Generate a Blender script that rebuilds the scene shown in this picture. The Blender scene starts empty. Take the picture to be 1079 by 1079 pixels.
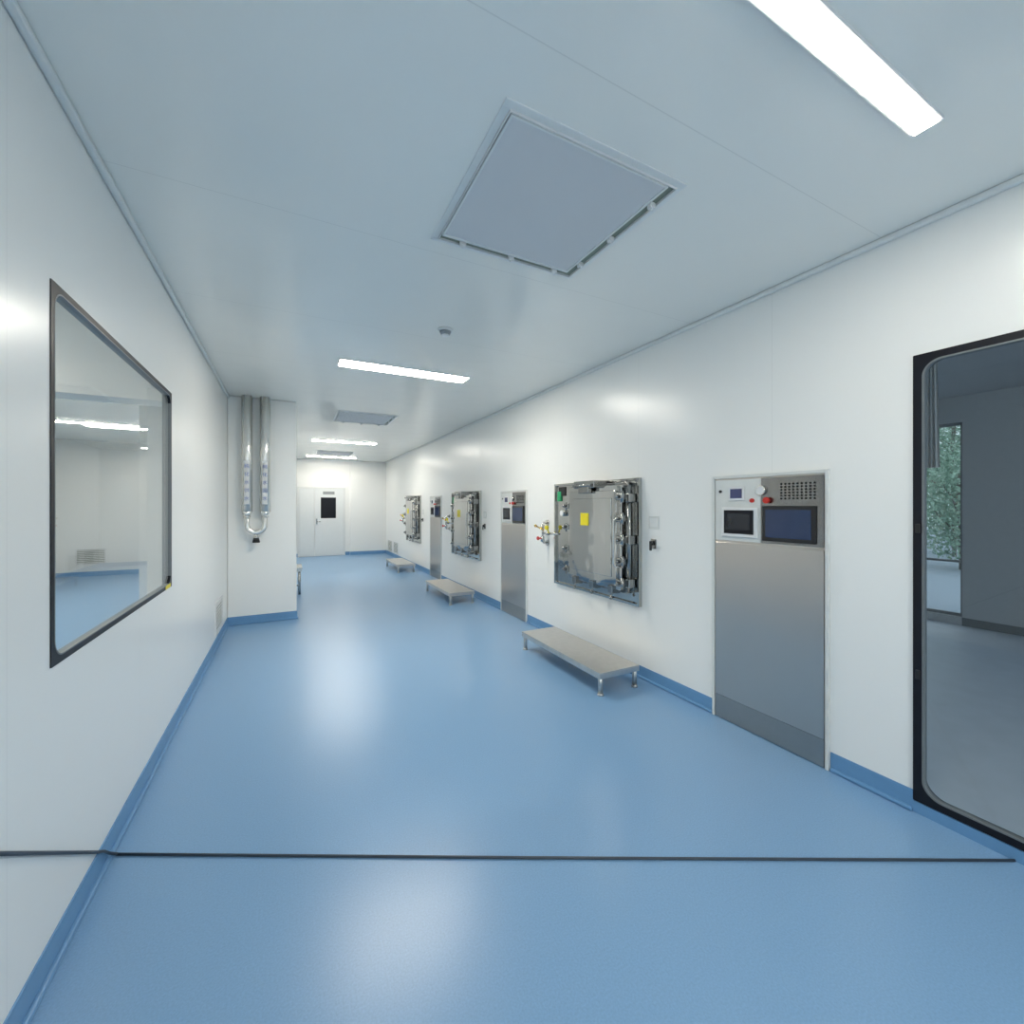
import bpy, bmesh, math, random
from mathutils import Vector, Matrix
random.seed(4)
sc = bpy.context.scene
col = sc.collection
try:
    sc.view_settings.view_transform = 'Standard'
    sc.view_settings.look = 'None'
except Exception: pass

# ---------------------------------------------------------------- materials
def new_mat(name):
    m = bpy.data.materials.new(name); m.use_nodes = True
    return m, m.node_tree, m.node_tree.nodes['Principled BSDF']
def pbr(name, color, rough=.5, metal=0., noise=0., nscale=20., bump=0., bscale=50., coat=0., spec=.5, stretch=None, aniso=0.):
    m, nt, b = new_mat(name)
    b.inputs['Base Color'].default_value = (*color, 1)
    b.inputs['Roughness'].default_value = rough
    b.inputs['Metallic'].default_value = metal
    b.inputs['Specular IOR Level'].default_value = spec
    tc = nt.nodes.new('ShaderNodeTexCoord')
    mp = nt.nodes.new('ShaderNodeMapping')
    nt.links.new(tc.outputs['Object'], mp.inputs[0])
    if stretch: mp.inputs['Scale'].default_value = stretch
    if noise:
        n = nt.nodes.new('ShaderNodeTexNoise'); n.inputs['Scale'].default_value = nscale
        n.inputs['Detail'].default_value = 4
        nt.links.new(mp.outputs[0], n.inputs['Vector'])
        r = nt.nodes.new('ShaderNodeMapRange')
        r.inputs['From Min'].default_value = .3; r.inputs['From Max'].default_value = .7
        r.inputs['To Min'].default_value = 1-noise; r.inputs['To Max'].default_value = 1+noise
        nt.links.new(n.outputs['Fac'], r.inputs['Value'])
        mx = nt.nodes.new('ShaderNodeVectorMath'); mx.operation = 'SCALE'
        mx.inputs[0].default_value = color
        nt.links.new(r.outputs[0], mx.inputs['Scale'])
        nt.links.new(mx.outputs[0], b.inputs['Base Color'])
    if bump:
        n = nt.nodes.new('ShaderNodeTexNoise'); n.inputs['Scale'].default_value = bscale
        nt.links.new(mp.outputs[0], n.inputs['Vector'])
        bp = nt.nodes.new('ShaderNodeBump'); bp.inputs['Strength'].default_value = bump
        bp.inputs['Distance'].default_value = .02
        nt.links.new(n.outputs['Fac'], bp.inputs['Height'])
        nt.links.new(bp.outputs[0], b.inputs['Normal'])
    return m
def seam_mat(name, color, rough, period, off, wave=.02, axis='Y', dark=.86, spec=.5):
    m, nt, b = new_mat(name)
    b.inputs['Roughness'].default_value = rough
    b.inputs['Specular IOR Level'].default_value = spec
    tc = nt.nodes.new('ShaderNodeTexCoord'); sp = nt.nodes.new('ShaderNodeSeparateXYZ')
    nt.links.new(tc.outputs['Object'], sp.inputs[0])
    def math_(op, a, bb):
        n = nt.nodes.new('ShaderNodeMath'); n.operation = op
        for i, v in enumerate((a, bb)):
            if v is None: continue
            if isinstance(v, (int, float)): n.inputs[i].default_value = v
            else: nt.links.new(v, n.inputs[i])
        return n.outputs[0]
    f = math_('FRACT', math_('DIVIDE', math_('ADD', sp.outputs[axis], 100*period-off), period), None)
    l = math_('LESS_THAN', f, .004/period)
    mix = nt.nodes.new('ShaderNodeMix'); mix.data_type = 'RGBA'
    nt.links.new(l, mix.inputs['Factor'])
    mix.inputs['A'].default_value = (*color, 1)
    mix.inputs['B'].default_value = (*[c*dark for c in color], 1)
    nt.links.new(mix.outputs['Result'], b.inputs['Base Color'])
    n = nt.nodes.new('ShaderNodeTexNoise'); n.inputs['Scale'].default_value = 1.6
    nt.links.new(tc.outputs['Object'], n.inputs['Vector'])
    bp = nt.nodes.new('ShaderNodeBump'); bp.inputs['Strength'].default_value = wave*10
    bp.inputs['Distance'].default_value = .02
    nt.links.new(n.outputs['Fac'], bp.inputs['Height']); nt.links.new(bp.outputs[0], b.inputs['Normal'])
    return m
def emis(name, color, s):
    m, nt, b = new_mat(name)
    b.inputs['Base Color'].default_value = (.8, .8, .8, 1)
    b.inputs['Emission Color'].default_value = (*color, 1)
    b.inputs['Emission Strength'].default_value = s
    return m
def glass_mat(name, tint, amount=.9):
    """thin architectural glass: transparent + Schlick mirror reflection (same from both faces)"""
    m = bpy.data.materials.new(name); m.use_nodes = True; nt = m.node_tree
    nt.nodes.clear()
    o = nt.nodes.new('ShaderNodeOutputMaterial'); t = nt.nodes.new('ShaderNodeBsdfTransparent')
    g = nt.nodes.new('ShaderNodeBsdfGlossy'); g.inputs['Roughness'].default_value = .01
    t.inputs[0].default_value = (*tint, 1)
    lw = nt.nodes.new('ShaderNodeLayerWeight'); lw.inputs['Blend'].default_value = .5
    p = nt.nodes.new('ShaderNodeMath'); p.operation = 'POWER'; p.inputs[1].default_value = 5
    a = nt.nodes.new('ShaderNodeMath'); a.operation = 'MULTIPLY_ADD'; a.inputs[1].default_value = amount; a.inputs[2].default_value = .03
    nt.links.new(lw.outputs['Facing'], p.inputs[0]); nt.links.new(p.outputs[0], a.inputs[0])
    mx = nt.nodes.new('ShaderNodeMixShader')
    nt.links.new(a.outputs[0], mx.inputs[0]); nt.links.new(t.outputs[0], mx.inputs[1]); nt.links.new(g.outputs[0], mx.inputs[2])
    nt.links.new(mx.outputs[0], o.inputs[0])
    return m

M = {}
M['wall'] = seam_mat('wall_panel', (.875, .885, .865), .28, 1.18, .50, dark=.93, spec=.6)
M['ceil'] = seam_mat('ceiling_panel', (.93, .925, .875), .18, 1.18, 1.10, dark=.88, spec=.7, wave=.03)
M['floor'] = pbr('blue_vinyl', (.205, .37, .585), .29, noise=.07, nscale=140, bump=.03, bscale=160, spec=.5)
M['base'] = pbr('blue_baseboard', (.135, .30, .52), .35, noise=.03)
M['trim'] = pbr('aluminium_trim', (.78, .80, .79), .3, noise=.02)
M['steel'] = pbr('brushed_steel', (.60, .60, .58), .26, 1., noise=.03, nscale=8, bump=.03, bscale=4)
M['steeld'] = pbr('dark_steel', (.34, .34, .33), .18, 1., noise=.05)
M['polish'] = pbr('polished_steel', (.58, .57, .545), .06, 1., bump=.55, bscale=2.2, noise=.03, nscale=3)
M['polishd'] = pbr('polished_steel_panel', (.48, .48, .46), .06, 1., bump=.5, bscale=2.8, noise=.03, nscale=3)
M['tube'] = pbr('smooth_steel', (.72, .71, .68), .22, 1., noise=.02)
M['pipe'] = pbr('satin_pipe_steel', (.80, .80, .77), .20, .72, noise=.02)
M['cab'] = pbr('cabinet_steel', (.58, .54, .50), .30, 1., noise=.008, nscale=3, bump=.10, bscale=1.6)
M['cabd'] = pbr('cabinet_fascia_steel', (.28, .275, .27), .25, 1., noise=.02)
M['kick'] = pbr('kick_steel', (.44, .415, .39), .28, 1., noise=.02)
M['bench'] = pbr('bench_steel', (.66, .64, .61), .36, 1., noise=.04)
M['black'] = pbr('black_frame', (.008, .009, .014), .4, noise=.02, spec=.25)
M['blackp'] = pbr('black_plastic', (.012, .012, .013), .4, noise=.02)
M['cablem'] = pbr('cable_grey', (.045, .06, .08), .5, noise=.05)
M['seal'] = pbr('grey_seal', (.30, .32, .33), .4, noise=.02)
M['sealk'] = pbr('dark_seal', (.16, .18, .19), .4, noise=.02)
M['white'] = pbr('white_plastic', (.75, .76, .76), .35, noise=.02)
M['cream'] = pbr('cream_frame', (.70, .72, .70), .4, noise=.02)
M['cloth'] = pbr('pale_cloth', (.70, .70, .68), .8, noise=.05)
M['screen'] = pbr('screen_dark', (.010, .014, .022), .08, noise=.02)
M['screenb'] = pbr('screen_blue', (.025, .045, .11), .08, noise=.02)
M['screenl'] = pbr('display_blue', (.05, .06, .16), .15, noise=.02)
M['red'] = pbr('red_plastic', (.6, .03, .02), .35, noise=.02)
M['yellow'] = pbr('yellow_label', (.85, .72, .02), .4, noise=.02)
M['green'] = pbr('green_label', (.02, .35, .14), .4, noise=.02)
M['brass'] = pbr('brass', (.65, .45, .15), .25, 1., noise=.03)
M['blueink'] = pbr('blue_ink', (.03, .10, .38), .5, noise=.02)
M['gap'] = pbr('gap_grey', (.26, .29, .23), .6, noise=.05)
M['lamp'] = emis('lamp_light', (1., .935, .825), 63)
M['glassL'] = glass_mat('clear_glass', (.97, .98, .975), .65)
M['glassR'] = glass_mat('tinted_glass', (.86, .885, .90))
M['greywall'] = pbr('grey_wall', (.52, .545, .56), .6, noise=.03)
M['greyfloor'] = pbr('grey_floor', (.66, .73, .81), .4, noise=.04, nscale=6)
M['darkceil'] = pbr('dark_ceiling', (.42, .44, .46), .6, noise=.03)
M['bark'] = pbr('bark', (.16, .14, .12), .9, noise=.2)
M['leaf'] = pbr('leaf', (.28, .42, .32), .6, noise=.3, nscale=3)
M['pave'] = pbr('paving', (.30, .36, .42), .8, noise=.1)
M['doorw'] = pbr('door_white', (.76, .79, .79), .35, noise=.01)
# perforated diffuser panel
m, nt, b = new_mat('perforated_panel')
tc = nt.nodes.new('ShaderNodeTexCoord'); mp = nt.nodes.new('ShaderNodeMapping'); mp.inputs['Scale'].default_value = (80, 80, 80)
v = nt.nodes.new('ShaderNodeTexVoronoi'); v.inputs['Randomness'].default_value = 0
cr = nt.nodes.new('ShaderNodeValToRGB')
cr.color_ramp.elements[0].position = .24; cr.color_ramp.elements[0].color = (.30, .32, .33, 1)
cr.color_ramp.elements[1].position = .36; cr.color_ramp.elements[1].color = (.76, .765, .78, 1)
nt.links.new(tc.outputs['Object'], mp.inputs[0]); nt.links.new(mp.outputs[0], v.inputs['Vector'])
nt.links.new(v.outputs['Distance'], cr.inputs[0]); nt.links.new(cr.outputs[0], b.inputs['Base Color'])
b.inputs['Roughness'].default_value = .5
M['perf'] = m

# ---------------------------------------------------------------- geometry helpers
class B:
    def __init__(s): s.bm = bmesh.new(); s.mi = 0; s.smooth = False
    def mat(s, i): s.mi = i; return s
    def _fin(s, n0):
        s.bm.faces.ensure_lookup_table()
        for f in s.bm.faces[n0:]: f.material_index = s.mi
        return s
    def box(s, x0, y0, z0, x1, y1, z1, bev=0.):
        n0 = len(s.bm.faces)
        tmp = bmesh.new()
        r = bmesh.ops.create_cube(tmp, size=1)
        c = Vector(((x0+x1)/2, (y0+y1)/2, (z0+z1)/2))
        for v in tmp.verts:
            v.co = Vector((v.co.x*abs(x1-x0), v.co.y*abs(y1-y0), v.co.z*abs(z1-z0))) + c
        if bev: bmesh.ops.bevel(tmp, geom=tmp.edges[:], offset=bev, segments=2, affect='EDGES', profile=.5)
        s._merge(tmp); return s._fin(n0)
    def _merge(s, tmp):
        me = bpy.data.meshes.new('t'); tmp.to_mesh(me); tmp.free(); s.bm.from_mesh(me); bpy.data.meshes.remove(me)
    def cyl(s, p0, p1, r, r2=None, seg=20):
        n0 = len(s.bm.faces)
        p0 = Vector(p0); p1 = Vector(p1); d = p1-p0
        rot = d.to_track_quat('Z', 'Y').to_matrix().to_4x4()
        tmp = bmesh.new()
        bmesh.ops.create_cone(tmp, cap_ends=True, segments=seg, radius1=r, radius2=r if r2 is None else r2, depth=d.length,
                              matrix=Matrix.Translation((p0+p1)/2) @ rot)
        for f in tmp.faces: f.smooth = len(f.verts) == 4
        s._merge(tmp); return s._fin(n0)
    def tube(s, pts, r, seg=14):
        n0 = len(s.bm.faces)
        pts = [Vector(p) for p in pts]; rings = []
        t0 = (pts[1]-pts[0]).normalized()
        up = Vector((0, 0, 1)) if abs(t0.z) < .9 else Vector((1, 0, 0))
        nrm = t0.cross(up).normalized()
        for i, p in enumerate(pts):
            t = (pts[min(i+1, len(pts)-1)]-pts[max(i-1, 0)]).normalized()
            nrm = (nrm - t*nrm.dot(t)).normalized(); bn = t.cross(nrm)
            rings.append([s.bm.verts.new(p+(nrm*math.cos(a)+bn*math.sin(a))*r) for a in [2*math.pi*k/seg for k in range(seg)]])
        for a, bb in zip(rings, rings[1:]):
            for k in range(seg):
                f = s.bm.faces.new((a[k], a[(k+1) % seg], bb[(k+1) % seg], bb[k])); f.smooth = True
        s.bm.faces.new(rings[0][::-1]); s.bm.faces.new(rings[-1])
        return s._fin(n0)
    def sph(s, c, r, sc_=(1, 1, 1)):
        n0 = len(s.bm.faces); tmp = bmesh.new()
        bmesh.ops.create_uvsphere(tmp, u_segments=16, v_segments=10, radius=r)
        for v in tmp.verts: v.co = Vector((v.co.x*sc_[0], v.co.y*sc_[1], v.co.z*sc_[2]))+Vector(c)
        for f in tmp.faces: f.smooth = True
        s._merge(tmp); return s._fin(n0)
    def ring(s, x0, x1, oy0, oy1, oz0, oz1, ro, w, ri, seg=8):
        """rounded-rectangle ring lying in the YZ plane, from x0 to x1"""
        n0 = len(s.bm.faces)
        o = rr(oy0, oy1, oz0, oz1, ro, seg); i = rr(oy0+w, oy1-w, oz0+w, oz1-w, ri, seg)
        n = len(o); V = s.bm.verts.new
        A = [V((x0, *p)) for p in o]; Bv = [V((x0, *p)) for p in i]
        C = [V((x1, *p)) for p in o]; D = [V((x1, *p)) for p in i]
        for k in range(n):
            j = (k+1) % n
            s.bm.faces.new((A[k], A[j], Bv[j], Bv[k])); s.bm.faces.new((C[k], D[k], D[j], C[j]))
            s.bm.faces.new((A[k], C[k], C[j], A[j])); s.bm.faces.new((Bv[k], Bv[j], D[j], D[k]))
        return s._fin(n0)
    def rslab(s, x0, x1, y0, y1, z0, z1, r, seg=8):
        n0 = len(s.bm.faces)
        o = rr(y0, y1, z0, z1, r, seg); n = len(o)
        A = [s.bm.verts.new((x0, *p)) for p in o]; C = [s.bm.verts.new((x1, *p)) for p in o]
        s.bm.faces.new(A); s.bm.faces.new(C[::-1])
        for k in range(n):
            j = (k+1) % n; s.bm.faces.new((A[k], C[k], C[j], A[j]))
        return s._fin(n0)
    def obj(s, name, mats, parent=None, loc=(0, 0, 0), bevel=0., **props):
        bmesh.ops.recalc_face_normals(s.bm, faces=s.bm.faces[:])
        me = bpy.data.meshes.new(name); s.bm.to_mesh(me); s.bm.free()
        if not isinstance(mats, (list, tuple)): mats = [mats]
        for k in mats: me.materials.append(M[k] if isinstance(k, str) else k)
        o = bpy.data.objects.new(name, me); col.objects.link(o); o.location = loc
        if parent: o.parent = parent
        if bevel:
            md = o.modifiers.new('bevel', 'BEVEL'); md.width = bevel; md.segments = 2; md.limit_method = 'ANGLE'
        for k, v in props.items(): o[k] = v
        return o
def rr(y0, y1, z0, z1, r, seg):
    r = max(r, .0005); pts = []
    for cy, cz, a0 in ((y1-r, z1-r, 0), (y0+r, z1-r, 90), (y0+r, z0+r, 180), (y1-r, z0+r, 270)):
        for k in range(seg+1):
            a = math.radians(a0+90*k/seg); pts.append((cy+r*math.cos(a), cz+r*math.sin(a)))
    return pts
def root(name, loc, label=None, cat=None, **props):
    e = bpy.data.objects.new(name, None); e.empty_display_size = .1; col.objects.link(e); e.location = loc
    if label: e['label'] = label
    if cat: e['category'] = cat
    for k, v in props.items(): e[k] = v
    return e
def clone(o, loc):
    def rec(x, par):
        c = x.copy(); col.objects.link(c)
        if par: c.parent = par
        for ch in list(x.children): rec(ch, c)
        return c
    c = rec(o, None); c.location = loc; return c

XL, XR, YB, YF, H = -.685, 2.73, 14.05, -3.2, 2.88
S = dict(kind='structure')
T = .10; TL = .045
# ---------------------------------------------------------------- setting
B().box(XL, YF, -.1, XR, YB, 0).obj('floor', 'floor', **S)
B().box(XL-TL, YF, H, XR+T, YB, H+.1).obj('ceiling', 'ceil', **S)
# right wall with the tall glazed opening
wy0, wy1, wz0, wz1 = -1.0, .98, .06, 2.235
B().box(XR, wy1, 0, XR+T, YB, H).box(XR, YF, 0, XR+T, wy0, H).box(XR, wy0, wz1, XR+T, wy1, H).box(XR, wy0, -.05, XR+T, wy1, wz0).obj('wall_right', 'wall', **S)
# left wall with window opening
ly0, ly1, lz0, lz1 = 1.92, 3.535, .975, 2.235
B().box(XL-TL, ly1, 0, XL, YB, H).box(XL-TL, YF, 0, XL, ly0, H).box(XL-TL, ly0, lz1, XL, ly1, H).box(XL-TL, ly0, 0, XL, ly1, lz0).obj('wall_left', 'wall', **S)
B().box(XL-T, YB, 0, XR+T, YB+T, H).box(1.66, YB-.07, 0, XR, YB, H).obj('wall_back', 'wall', **S)
# entrance end: glazed opening onto daylight
B().box(XL-T, YF-T, 0, XR+T, YF, .12).box(XL-T, YF-T, 2.7, XR+T, YF, H).box(XL-T, YF-T, .12, XL+.1, YF, 2.7).box(XR-.1, YF-T, .12, XR+T, YF, 2.7).obj('wall_front', 'wall', **S)
w4 = root('window_fill', (1.02, YF-.05, .12), **S)
b = B()
for x in (-1.6, -.53, .53, 1.57): b.box(x, -.02, 0, x+.03, .02, 2.58)
b.obj('frame', 'seal', w4)
CX, CY0, CY1 = .09, 6.42, 7.25
B().box(XL, CY0, 0, CX, CY1, H, bev=.012).obj('wall_column', 'wall', **S)
# baseboards: flat strip with coved toe
def bb_x(bm, xw, sgn, y0, y1, h=.105):
    bm.box(xw, y0, 0, xw+sgn*.006, y1, h)
    bm.box(xw, y0, 0, xw+sgn*.022, y1, .022, bev=.008)
b = B()
segs = [(wy1, 1.345), (2.105, 4.845), (5.605, 8.365), (9.125, YB-.07)]
for s0, s1 in segs: bb_x(b, XR, -1, s0, s1)
b.box(XR-.006, YF, 0, XR, wy1, .055)
b.obj('baseboard_right', 'base', **S)
b = B(); bb_x(b, XL, 1, YF, CY0); bb_x(b, XL, 1, CY1, YB); b.obj('baseboard_left', 'base', **S)
b = B(); b.box(XL, CY0-.006, 0, CX+.006, CY0, .105).box(XL, CY0-.022, 0, CX+.02, CY0, .022, bev=.008); bb_x(b, CX, 1, CY0, CY1)
b.obj('baseboard_column', 'base', **S)
b = B(); b.box(XL, YB-.008, 0, .24, YB, .1).box(1.50, YB-.008, 0, 1.66, YB, .1).box(1.66, YB-.078, 0, XR, YB-.07, .1).obj('baseboard_back', 'base', **S)
# cove trims at ceiling
B().box(XR-.028, YF, H-.032, XR, YB-.07, H, bev=.010).obj('trim_1', 'trim', **S)
B().box(XL, YF, H-.032, XL+.028, CY0, H, bev=.010).obj('trim_2', 'trim', **S)

# adjoining room seen through left window
LX = -4.3
B().box(LX, .4, -.1, XL-TL, 12.3, 0).obj('floor', 'floor', **S)
B().box(LX, .4, H, XL-TL, 12.3, H+.1).obj('ceiling', 'ceil', **S)
B().box(LX, 12.3, 0, XL-TL, 12.4, H).obj('wall_annex_back', 'wall', **S)
B().box(LX, .3, 0, XL-TL, .4, H).obj('wall_annex_front', 'wall', **S)
B().box(LX-.1, .3, 0, LX, 12.4, H).obj('wall_annex_left', 'wall', **S)
B().box(LX, 4., 2.27, XL-TL, 4.25, H).obj('wall_bulkhead', 'wall', **S)
B().box(-1.2, 5.0, 0, XL-TL, 5.5, H).obj('wall_annex_pier', 'wall', **S)
B().box(LX, 12.29, 0, XL-TL, 12.3, .1).box(LX, .4, 0, LX+.01, 12.3, .1).obj('baseboard_annex', 'base', **S)

# adjoining grey room seen through right glazing
RX = 7.5; ry0, ry1 = -3.2, 5.5
B().box(XR, ry0, -.1, RX, ry1, 0).obj('floor', 'greyfloor', **S)
B().box(XR+T, ry0, H, RX, ry1, H+.1).obj('ceiling', 'darkceil', **S)
B().box(RX, ry0, 0, RX+.15, 2.22, H).box(RX, 2.22, 2.56, RX+.15, 4.3, H).box(RX, 2.22, 0, RX+.15, 4.3, .10).box(RX, 4.3, 0, RX+.15, ry1, H).obj('wall_annex_right', 'greywall', **S)
B().box(XR+T, ry1, 0, RX, ry1+.1, H).obj('wall_annex_end', 'greywall', **S)
B().box(XR+T, ry0-.1, 0, RX, ry0, .1).box(XR+T, ry0-.1, 2.75, RX, ry0, H).obj('wall_annex_near', 'greywall', **S)  # unseen side left open, added to let daylight brighten this room
B().box(RX-.01, ry0, 0, RX, 2.22, .1).obj('baseboard_annex', 'sealk', **S)
w3 = root('window_3', (RX, 3.26, .10), **S)
b = B()
b.box(.05, -1.04, 0, .08, -1.01, 2.46).box(0, 1.01, 0, .08, 1.04, 2.46).box(.05, -1.03, 0, .08, 1.03, .04).box(.05, -1.03, 2.42, .08, 1.03, 2.46).box(.05, -.03, 0, .08, .03, 2.46).box(.05, -1, .68, .08, 1, .71)
b.obj('frame', 'seal', w3)
B().box(.06, -1.01, .04, .066, 1.01, 2.42).obj('glass', 'glassL', w3)
# narrow pale curtain hanging from that room's ceiling
cu = root('curtain', (4.5, 1.525, 1.80), 'narrow pale cloth curtain gathered and hanging from ceiling', 'curtain')
b = B()
prev = None
for k in range(25):
    y = -.06+.12*k/24; x = .018*math.sin(k*1.3)
    cur = (b.bm.verts.new((x, y*1.15, 0)), b.bm.verts.new((x*.7, y*.8, 1.05)))
    if prev:
        f = b.bm.faces.new((prev[0], cur[0], cur[1], prev[1])); f.smooth = True
    prev = cur
b.obj('cloth', 'cloth', cu)
B().cyl((0, -.06, 1.06), (0, .06, 1.06), .010).cyl((0, 0, 1.06), (0, 0, 1.08), .014).obj('rail', 'seal', cu)

# ---------------------------------------------------------------- windows of the corridor
w1 = root('window_1', (XL, ly0, lz0), **S)
W, Hh = ly1-ly0, lz1-lz0
B().ring(-.02, .003, 0, W, 0, Hh, .004, .026, .06).obj('frame', 'black', w1)
B().ring(-.02, .004, .022, W-.022, .022, Hh-.022, .06, .005, .055).obj('seal', 'sealk', w1)
B().rslab(-.010, -.004, .02, W-.02, .02, Hh-.02, .03).obj('glass', 'glassL', w1)
B().box(.003, W-.16, .002, .005, W-.04, .026).obj('sticker', 'yellow', w1, label='small yellow sticker')
B().ring(-TL, -.02, 0, W, 0, Hh, .004, .012, .004).obj('reveal', 'sealk', w1)

w2 = root('window_2', (XR, wy0, wz0), **S)
W, Hh = wy1-wy0, wz1-wz0
B().ring(-.010, .03, 0, W, 0, Hh, .004, .038, .075).obj('frame', 'black', w2)
B().ring(-.011, .02, .034, W-.034, .034, Hh-.034, .075, .008, .068).obj('seal', 'sealk', w2)
B().rslab(.0, .01, .02, W-.02, .02, Hh-.02, .03).obj('glass', 'glassR', w2)
for z in (.62, 1.33):
    B().box(-.022, W-.030, z-.022, -.01, W-.012, z+.022, bev=.003).obj('hinge', 'blackp', w2)

# back door (double leaf)
d = root('door_1', (.24, YB, 0), **S)
B().box(-.02, -.03, 0, .02, 0, 2.06).box(1.24, -.03, 0, 1.28, 0, 2.06).box(-.02, -.03, 2.02, 1.28, 0, 2.06).obj('frame', 'trim', d)
B().box(.025, -.02, .01, .43, -.002, 2.015, bev=.004).obj('leaf', 'doorw', d)
B().box(.44, -.02, .01, 1.235, -.002, 2.015, bev=.004).obj('leaf', 'doorw', d)
B().box(.60, -.026, 1.13, 1.02, -.02, 1.75, bev=.003).obj('vision_panel', 'black', d)
B().box(.66, -.026, 1.84, .98, -.021, 1.93).obj('sign', 'seal', d)
B().box(.47, -.03, .95, .51, -.02, 1.12).cyl((.49, -.06, 1.03), (.60, -.06, 1.03), .01).cyl((.49, -.06, 1.03), (.49, -.02, 1.03), .01).obj('handle', 'steeld', d)

# ---------------------------------------------------------------- cable lying across the floor and up the wall
th = math.atan(235/455)
r = .0055
B().tube([(XL+.028, 2.425, r), (.9, 1.60, r), (XR-.012, .645, r)], r, 10).obj(
    'cable', 'cablem', label='thin dark grey cable stretched across the blue floor', category='cable')
B().tube([(XL+r+.001, .55, 1.35), (XL+r+.001, 1.64, .577), (XL+r+.001, 2.28, .125), (XL+r+.009, 2.33, .09), (XL+r+.009, 2.39, .04), (XL+.032, 2.415, .012)], r, 10).obj(
    'cable', 'cablem', label='thin dark grey cable running down the white wall', category='cable')

# ---------------------------------------------------------------- ceiling lamps
def lamp(cx, cy, L, Wd, label, tmpl=None):
    e = root('ceiling_lamp', (cx, cy, H), label, 'lamp', group='ceiling lamps')
    B().box(-L/2-.010, -Wd/2-.010, -.012, L/2+.010, -Wd/2, 0).box(-L/2-.010, Wd/2, -.012, L/2+.010, Wd/2+.010, 0).box(-L/2-.010, -Wd/2, -.012, -L/2, Wd/2, 0).box(L/2, -Wd/2, -.012, L/2+.010, Wd/2, 0).obj('housing', 'white', e)
    B().box(-L/2, -Wd/2, -.014, L/2, Wd/2, -.001).obj('diffuser', 'lamp', e)
    return e
LB = 'slim white rectangular lamp glowing in the ceiling'
lamp(1.41, .70, 1.28, .070, LB+', near glazed opening')
lamp(1.07, 4.42, 1.28, .20, LB)
lamp(1.07, 9.9, 1.28, .20, LB)
lamp(1.07, 13.1, 1.28, .12, LB+', near door')
lamp(1.07, -2.0, 1.28, .20, LB)  # out of view behind the camera, added for extra light
lamp(-2.85, 9.6, 1.1, .16, LB)
lamp(-2.6, 2.0, 1.1, .22, LB)  # hidden from the window view, added to light the left room
lamp(-3.6, 6.8, 1.1, .30, LB)  # kept off the window's sight line, added to brighten the left room

# ---------------------------------------------------------------- ceiling diffusers
def rect_ring(b, o, w, z0, z1):
    b.box(-o, -o, z0, o, -o+w, z1).box(-o, o-w, z0, o, o, z1).box(-o, -o+w, z0, -o+w, o-w, z1).box(o-w, -o+w, z0, o, o-w, z1)
    return b
dif = root('ceiling_diffuser', (1.085, 1.735, H), 'square white-framed ceiling air diffuser with perforated lilac-grey panel', 'air vent', group='ceiling diffusers')
rect_ring(B(), .435, .030, -.006, 0).obj('frame', 'trim', dif, bevel=.002)
rect_ring(B(), .405, .004, -.014, 0).obj('gasket', 'white', dif)
B().box(-.404, -.404, -.003, .404, .404, 0).obj('recess', 'gap', dif)
B().box(-.390, -.392, -.013, .350, .350, -.003).obj('panel', 'perf', dif, bevel=.003)
B().box(-.397, -.398, -.017, .360, -.391, -.004).box(-.397, .349, -.017, .360, .362, -.004).box(-.397, -.391, -.017, -.389, .349, -.004).box(.349, -.391, -.017, .360, .349, -.004).obj('panel_edge', 'trim', dif)
for (x, y) in ((-.28, .381), (0, .381), (.28, .381), (.380, -.28), (.380, .0), (.380, .26)):
    B().box(-.016, -.012, -.030, .016, .012, -.003, bev=.004).cyl((0, 0, -.040), (0, 0, -.028), .007).obj('clip', 'white', dif, loc=(x, y, 0))
clone(dif, (1.06, 7.11, H)); clone(dif, (1.06, 12.2, H))

sd = root('smoke_detector', (1.087, 3.24, H), 'small round white smoke detector on the ceiling', 'smoke detector')
B().cyl((0, 0, -.018), (0, 0, 0), .055, .058, 28).obj('base', 'white', sd)
B().cyl((0, 0, -.045), (0, 0, -.018), .032, .046, 28).obj('sensing_chamber', 'seal', sd)
B().cyl((0, 0, -.052), (0, 0, -.045), .026, .032, 28).obj('cap', 'white', sd)

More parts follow.
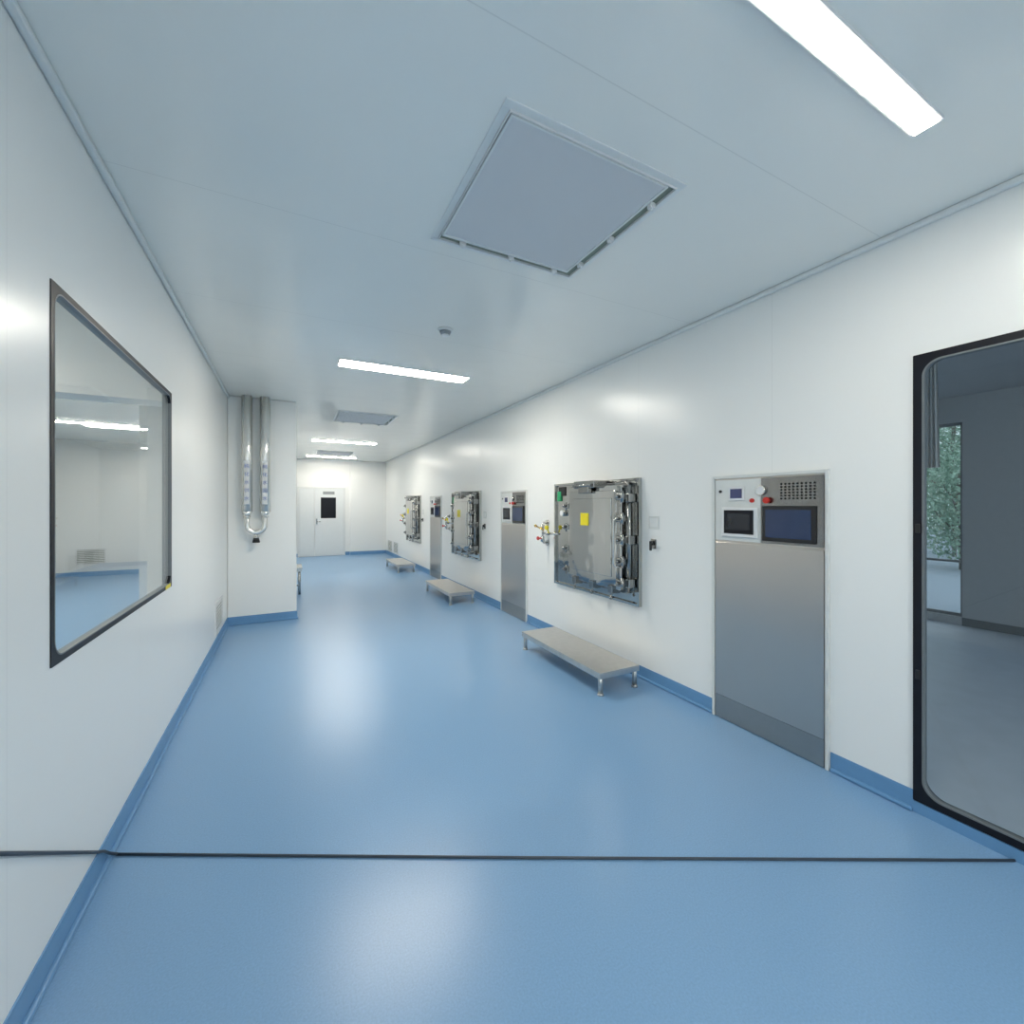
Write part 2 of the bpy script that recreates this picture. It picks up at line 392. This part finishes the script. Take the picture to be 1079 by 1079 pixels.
# ---------------------------------------------------------------- autoclaves
def autoclave(loc):
    e = root('autoclave', loc, 'polished stainless steel autoclave door unit set in white wall, yellow label', 'autoclave', group='wall-mounted autoclaves')
    b = B()
    b.box(-.012, -.675, 0, 0, .675, 1.125).ring(-.035, -.012, -.675, .675, 0, 1.125, .004, .022, .01)
    b.obj('mounting_panel', 'polishd', e, bevel=.002)
    b = B(); b.ring(-.075, -.012, -.60, .29, .10, 1.09, .05, .05, .03)
    for k in range(7):
        z = .16+.145*k
        b.cyl((-.085, .265, z), (-.07, .265, z), .012, seg=6)
    b.obj('chamber_rim', 'steeld', e, bevel=.003)
    dr = B()
    dr.rslab(-.135, -.07, -.565, .245, .13, 1.065, .035)
    dr.rslab(-.158, -.135, -.52, .20, .175, 1.02, .03)
    dr.box(-.166, -.46, .24, -.158, .14, .95)
    door = dr.obj('door', 'polish', e, bevel=.004)
    B().box(-.172, -.135, .69, -.166, -.015, .81).obj('sticker', 'yellow', door, label='square yellow sticker')
    B().box(-.20, -.26, 1.05, -.05, .06, 1.12, bev=.006).box(-.205, -.18, 1.00, -.165, -.02, 1.09, bev=.005).cyl((-.21, -.24, 1.075), (-.21, .04, 1.075), .016).obj('top_latch', 'steeld', door)
    # clamps round door
    for (y, z) in ((.25, .22), (.25, .44), (.25, .66), (.25, .88)):
        B().box(-.165, y-.045, z-.026, -.05, y+.04, z+.026, bev=.006).cyl((-.175, y+.02, z), (-.06, y+.02, z), .013).sph((-.178, y+.02, z), .017).cyl((-.145, y+.02, z-.05), (-.145, y+.02, z+.04), .008).obj('clamp', 'steeld', door)
    for (y, z) in ((-.565, .20), (-.565, .39), (-.565, .58), (-.565, .77), (-.565, .96)):
        B().box(-.165, y-.035, z-.030, -.05, y+.045, z+.030, bev=.006).cyl((-.155, y-.035, z-.05), (-.155, y-.035, z+.05), .016).sph((-.175, y+.01, z), .015).obj('clamp', 'steeld', door)
    for y in (-.44, -.16, .12):
        B().box(-.16, y-.03, .09, -.06, y+.03, .165, bev=.006).cyl((-.145, y, .055), (-.145, y, .14), .012).sph((-.145, y, .05), .017).obj('clamp', 'steeld', door)
    # hinge post
    b = B(); b.cyl((-.09, -.615, .12), (-.09, -.615, 1.06), .018)
    for z in (.2, .58, .95): b.box(-.115, -.64, z-.04, -.01, -.59, z+.04, bev=.008)
    b.obj('hinge_post', 'steeld', e)
    B().tube([(-.055, -.58, .35), (-.21, -.575, .35), (-.22, -.56, .37), (-.22, -.56, .75), (-.21, -.575, .77), (-.155, -.58, .77)], .008).obj('handle', 'steel', e)
    # indicators top corner
    B().box(-.022, .47, .99, -.012, .60, 1.09, bev=.002).obj('indicator', 'blackp', e)
    B().box(-.026, .55, .93, -.012, .62, 1.04, bev=.002).obj('indicator', 'green', e, label='green indicator plate')
    # small gauge on panel
    b = B(); b.cyl((-.05, .50, .80), (-.012, .50, .80), .035).mat(1).cyl((-.053, .50, .80), (-.05, .50, .80), .028)
    b.obj('pressure_gauge', ['tube', 'white'], e)
    # valve pipework beside panel
    v = B()
    v.tube([(0, .86, .68), (-.06, .86, .68), (-.075, .86, .665), (-.075, .86, .46), (-.06, .86, .445), (0, .86, .445)], .013)
    v.cyl((-.075, .86, .61), (-.075, .86, .66), .024).cyl((-.075, .86, .46), (-.075, .86, .52), .024).cyl((-.004, .86, .68), (-.016, .86, .68), .035).cyl((-.004, .86, .445), (-.016, .86, .445), .035)
    v.cyl((-.075, .86, .56), (-.075, .72, .56), .013).cyl((-.075, .76, .56), (-.075, .73, .56), .022).cyl((-.075, .72, .56), (-.012, .60, .56), .012)
    pw = v.obj('pipework', 'steel', e)
    B().cyl((-.10, .80, .60), (-.10, .98, .64), .009).sph((-.10, .98, .64), .018).obj('valve_handle', 'brass', pw)
    B().cyl((-.09, .86, .50), (-.13, .86, .50), .010).cyl((-.13, .86, .50), (-.145, .86, .50), .022).obj('valve_wheel', 'red', pw)
    B().cyl((-.09, .72, .63), (-.12, .72, .63), .025).cyl((-.075, .72, .56), (-.10, .72, .63), .008).obj('valve_cap', 'yellow', pw)
    return e
a = autoclave((XR, 3.495, .62))
clone(a, (XR, 3.495+3.52, .62)); clone(a, (XR, 3.495+7.04, .62))

# small wall fittings next to each autoclave
def fitting(y):
    p = root('wall_plate', (XR, y, 1.36), 'small pale plate fixed to the white wall', 'wall plate', group='wall plates')
    B().box(-.006, -.055, -.055, 0, .055, .055, bev=.002).obj('plate', 'cream', p)
    B().box(-.008, -.04, -.035, -.006, .04, .035).obj('face', 'trim', p)
    k = root('lever_lock', (XR, y, 1.18), 'small black lever lock on the white wall', 'lock', group='lever locks')
    B().box(-.010, -.025, -.04, .003, .025, .04, bev=.002).obj('backplate', 'steeld', k)
    B().cyl((-.038, 0, 0), (-.010, 0, 0), .012).box(-.046, -.012, -.055, -.034, .012, .025, bev=.005).sph((-.040, -.035, .02), .012).obj('lever', 'blackp', k)
    return p, k
p, k = fitting(2.68)
for dy in (3.52, 7.04):
    clone(p, (XR, 2.68+dy, 1.36)); clone(k, (XR, 2.68+dy, 1.18))

# ---------------------------------------------------------------- control cabinets
def cabinet(loc):
    e = root('control_cabinet', loc, 'tall stainless steel control cabinet with two screens built into the wall', 'control cabinet', group='steel control cabinets')
    b = B(); w = .3635
    b.box(-.022, -w-.014, 0, 0, -w+.004, 1.709).box(-.022, w-.004, 0, 0, w+.014, 1.709).box(-.022, -w+.004, 1.689, 0, w-.004, 1.709)
    b.obj('frame', 'cream', e, bevel=.002)
    B().box(-.010, -w+.005, .002, 0, w-.005, 1.688).obj('body', 'cab', e)
    B().box(-.020, -w+.010, .165, -.010, w-.010, 1.245, bev=.002).obj('door', 'cab', e)
    B().box(-.0195, -w+.010, .006, -.010, w-.010, .163, bev=.001).obj('kick_plate', 'kick', e)
    B().box(-.018, .02, 1.26, -.010, w-.012, 1.678, bev=.002).obj('fascia', 'cream', e, label='pale painted fascia')
    B().box(-.018, -w+.012, 1.26, -.010, .015, 1.678, bev=.002).obj('fascia', 'cabd', e)
    s1 = B().box(-.030, .035, 1.285, -.018, .30, 1.49, bev=.006).obj('touch_screen', 'white', e, label='touch screen with white bezel')
    B().box(-.032, .06, 1.31, -.030, .275, 1.47).obj('display', 'black', s1)
    B().box(-.0335, .085, 1.335, -.032, .25, 1.445).obj('screen', 'screen', s1)
    s2 = B().box(-.030, -.315, 1.275, -.018, .005, 1.50, bev=.006).obj('touch_screen', 'blackp', e, label='touch screen with dark bezel')
    B().box(-.032, -.29, 1.30, -.030, -.02, 1.475).obj('screen', 'screenb', s2)
    B().box(-.026, .13, 1.535, -.018, .245, 1.63, bev=.003).mat(1).box(-.028, .145, 1.552, -.026, .23, 1.615).obj('recorder', ['white', 'screenl'], e)
    g = B()
    for i in range(6):
        for j in range(9):
            g.cyl((-.0205, -.305+.024*j, 1.545+.018*i), (-.018, -.305+.024*j, 1.545+.018*i), .0065, seg=8)
    g.obj('vent_holes', 'blackp', e)
    B().cyl((-.035, .015, 1.60), (-.018, .015, 1.60), .032).mat(1).cyl((-.037, .015, 1.60), (-.035, .015, 1.60), .026).obj('gauge', ['tube', 'white'], e)
    B().cyl((-.03, -.03, 1.535), (-.018, -.03, 1.535), .012).cyl((-.045, -.03, 1.535), (-.03, -.03, 1.535), .020).obj('emergency_button', 'red', e)
    B().cyl((-.03, .075, 1.535), (-.018, .075, 1.535), .014).obj('button', 'red', e)
    B().cyl((-.026, .31, 1.60), (-.018, .31, 1.60), .010).obj('key_switch', 'blackp', e)
    return e
c = cabinet((XR, 1.725, 0))
clone(c, (XR, 5.225, 0)); clone(c, (XR, 8.745, 0))

# ---------------------------------------------------------------- step platforms
def platform(loc):
    e = root('step_platform', loc, 'low brushed steel step platform on the floor below the autoclave', 'step', group='step platforms')
    b = B(); hx, hy = .205, .64
    b.box(-hx, -hy, .172, hx, hy, .185)
    b.box(-hx, -hy, .135, -hx+.012, hy, .172).box(hx-.012, -hy, .135, hx, hy, .172).box(-hx+.012, -hy, .135, hx-.012, -hy+.012, .172).box(-hx+.012, hy-.012, .135, hx-.012, hy, .172)
    b.obj('top', 'bench', e, bevel=.003)
    for sx in (-1, 1):
        for sy in (-1, 1):
            x, y = sx*(hx-.028), sy*(hy-.028)
            B().cyl((x, y, .015), (x, y, .172), .019).cyl((x, y, 0), (x, y, .016), .026, .022).obj('leg', 'bench', e)
    return e
s = platform((2.37, 3.33, 0))
clone(s, (2.345, 6.83, 0)); clone(s, (2.345, 10.35, 0))

# bench behind column
e = root('steel_bench', (-.2, 8.35, 0), 'low stainless steel bench standing behind the wall column', 'bench')
B().box(-.4, -.25, .43, .4, .25, .46, bev=.004).box(-.39, -.24, .39, .39, -.22, .43).box(-.39, .22, .39, .39, .24, .43).obj('top', 'steel', e)
for x in (-.36, .36):
    for y in (-.21, .21):
        B().cyl((x, y, 0), (x, y, .43), .018).obj('leg', 'steel', e)
B().cyl((.36, -.21, .12), (.36, .21, .12), .012).cyl((-.36, -.21, .12), (-.36, .21, .12), .012).cyl((-.36, 0, .12), (.36, 0, .12), .012).obj('brace', 'steel', e)

# ---------------------------------------------------------------- pipes on column
e = root('water_pipe_loop', (-.368, CY0, 1.1), 'twin vertical stainless pipes joined by a U-bend on the column', 'pipe')
px = .098; yy = -.09
for sx, tx in ((-1, '纯化水供水'), (1, '纯化水回水')):
    x = sx*px
    t = B().cyl((x, yy, .33), (x, yy, 1.78), .060, seg=32).cyl((x, yy, .27), (x, yy, .33), .030, .060, seg=32).obj('pipe', 'pipe', e)
    lb = B(); n = 8
    n0 = []
    for k in range(n+1):
        a_ = math.radians(-118+56*k/n); n0.append((x+.0615*math.cos(a_), yy+.0615*math.sin(a_)))
    vs = [(lb.bm.verts.new((p[0], p[1], .42)), lb.bm.verts.new((p[0], p[1], .96))) for p in n0]
    for k in range(n): lb.bm.faces.new((vs[k][0], vs[k+1][0], vs[k+1][1], vs[k][1]))
    lab = lb.obj('label', 'white', t, label='white vertical label with blue characters')
    cu = bpy.data.curves.new('lettering', 'FONT'); cu.body = '\n'.join(tx); cu.size = .056; cu.align_x = 'CENTER'; cu.extrude = .001; cu.space_line = 1.8
    to = bpy.data.objects.new('lettering_tmp', cu); col.objects.link(to)
    bpy.context.view_layer.update()
    me = bpy.data.meshes.new_from_object(to.evaluated_get(bpy.context.evaluated_depsgraph_get()))
    bpy.data.objects.remove(to)
    me.materials.clear(); me.materials.append(M['blueink'])
    lo = bpy.data.objects.new('lettering', me); col.objects.link(lo); lo.parent = lab
    lo.location = (x, yy-.064, .875); lo.rotation_euler = (math.radians(90), 0, 0)
pts = [(-px, yy, .30)] + [(-px*math.cos(a_), yy, .16-px*math.sin(a_)) for a_ in [math.pi*k/14 for k in range(15)]] + [(px, yy, .30)]
B().tube(pts, .030).cyl((-px, yy, .255), (-px, yy, .275), .040).cyl((px, yy, .255), (px, yy, .275), .040).obj('u_bend', 'pipe', e)
B().cyl((0, yy, .065), (0, yy, -.01), .018).cyl((0, yy, .01), (0, yy, -.005), .034).obj('drain_stub', 'tube', e)
B().cyl((0, yy, -.005), (0, yy, -.05), .03, .042).cyl((0, yy, -.05), (0, yy, -.065), .042).obj('valve_knob', 'blackp', e)
for z in (.5, 1.3):
    B().box(-px, -.032, z-.012, -px+.03, 0, z+.012).box(px-.03, -.032, z-.012, px, 0, z+.012).obj('bracket', 'tube', e)

# ---------------------------------------------------------------- low wall grilles
def grille(loc, sgn, L, name_label):
    e = root('return_air_grille', loc, name_label, 'air vent', group='return air grilles')
    b = B(); x0, x1 = (0, .012*sgn)
    b.ring(min(x0, x1), max(x0, x1), -L/2, L/2, 0, .34, .004, .025, .004)
    b.obj('frame', 'white', e)
    b = B()
    for i in range(8):
        z = .035+i*.036
        b.box(min(.004*sgn, .011*sgn), -L/2+.025, z, max(.004*sgn, .011*sgn), L/2-.025, z+.016)
    b.obj('louvre', 'white', e)
    B().box(min(0, .002*sgn), -L/2+.02, .02, max(0, .002*sgn), L/2-.02, .32).obj('back', 'gap', e)
    return e
GL = 'white louvred return air grille low on the wall'
grille((XL, 5.65, .14), 1, .5, GL)
grille((XR, 12.55, .12), -1, .6, GL); grille((XR, 13.35, .12), -1, .6, GL)
g = grille((-3.75, 12.3, .25), -1, .5, GL); g.rotation_euler = (0, 0, math.radians(90))

# ---------------------------------------------------------------- outdoors beyond the glazing
B().box(RX+.15, -12, -.25, 40, 40, -.05).obj('ground', 'pave', **S)
def tree(loc, h, seed):
    rnd = random.Random(seed)
    e = root('tree', loc, 'leafy green tree standing outside the window', 'tree', group='trees outside')
    b = B(); b.tube([(0, 0, 0), (.05, .03, h*.3), (-.03, .05, h*.6), (.02, 0, h*.85)], .05, 8)
    for i in range(9):
        a_ = rnd.uniform(0, 6.28); z = h*rnd.uniform(.1, .7)
        b.tube([(0, 0, z), (.4*math.cos(a_), .4*math.sin(a_), z+.4), (.7*math.cos(a_), .7*math.sin(a_), z+.7)], .016, 6)
    b.obj('trunk', 'bark', e)
    b = B()
    for i in range(6500):
        v = Vector((rnd.gauss(0, 1), rnd.gauss(0, 1), rnd.gauss(0, 1))).normalized()*rnd.random()**.4
        c_ = Vector((v.x*1.15, v.y*1.15, h*.54+v.z*h*.48))
        n = Vector((rnd.gauss(0, 1), rnd.gauss(0, 1), rnd.gauss(0, 1))).normalized(); u = n.orthogonal().normalized(); w = n.cross(u)
        s_ = rnd.uniform(.03, .06)
        b.bm.faces.new([b.bm.verts.new(c_+u*s_), b.bm.verts.new(c_+w*s_*.6), b.bm.verts.new(c_-u*s_), b.bm.verts.new(c_-w*s_*.6)])
    b.obj('foliage', 'leaf', e, kind='stuff')
for i, (x, y, h) in enumerate(((14.5, 4.3, 3.0), (18, 5.5, 5.0), (21.5, 6.6, 5.4), (16.0, 8.3, 4.5))):
    tree((x, y, -.05), h, i)

# world: overcast daylight
w = bpy.data.worlds.new('World'); sc.world = w; w.use_nodes = True
bg = w.node_tree.nodes['Background']
bg.inputs[0].default_value = (.78, .91, 1., 1); bg.inputs[1].default_value = 1.4

# camera
cd = bpy.data.cameras.new('camera'); cam = bpy.data.objects.new('camera', cd); col.objects.link(cam)
cd.sensor_width = 36; cd.lens = 455/1079*36; cd.shift_y = -6.5/1079; cd.clip_start = .02
cam.location = (0, 0, 1.5); cam.rotation_euler = (math.radians(90), 0, -th)
sc.camera = cam
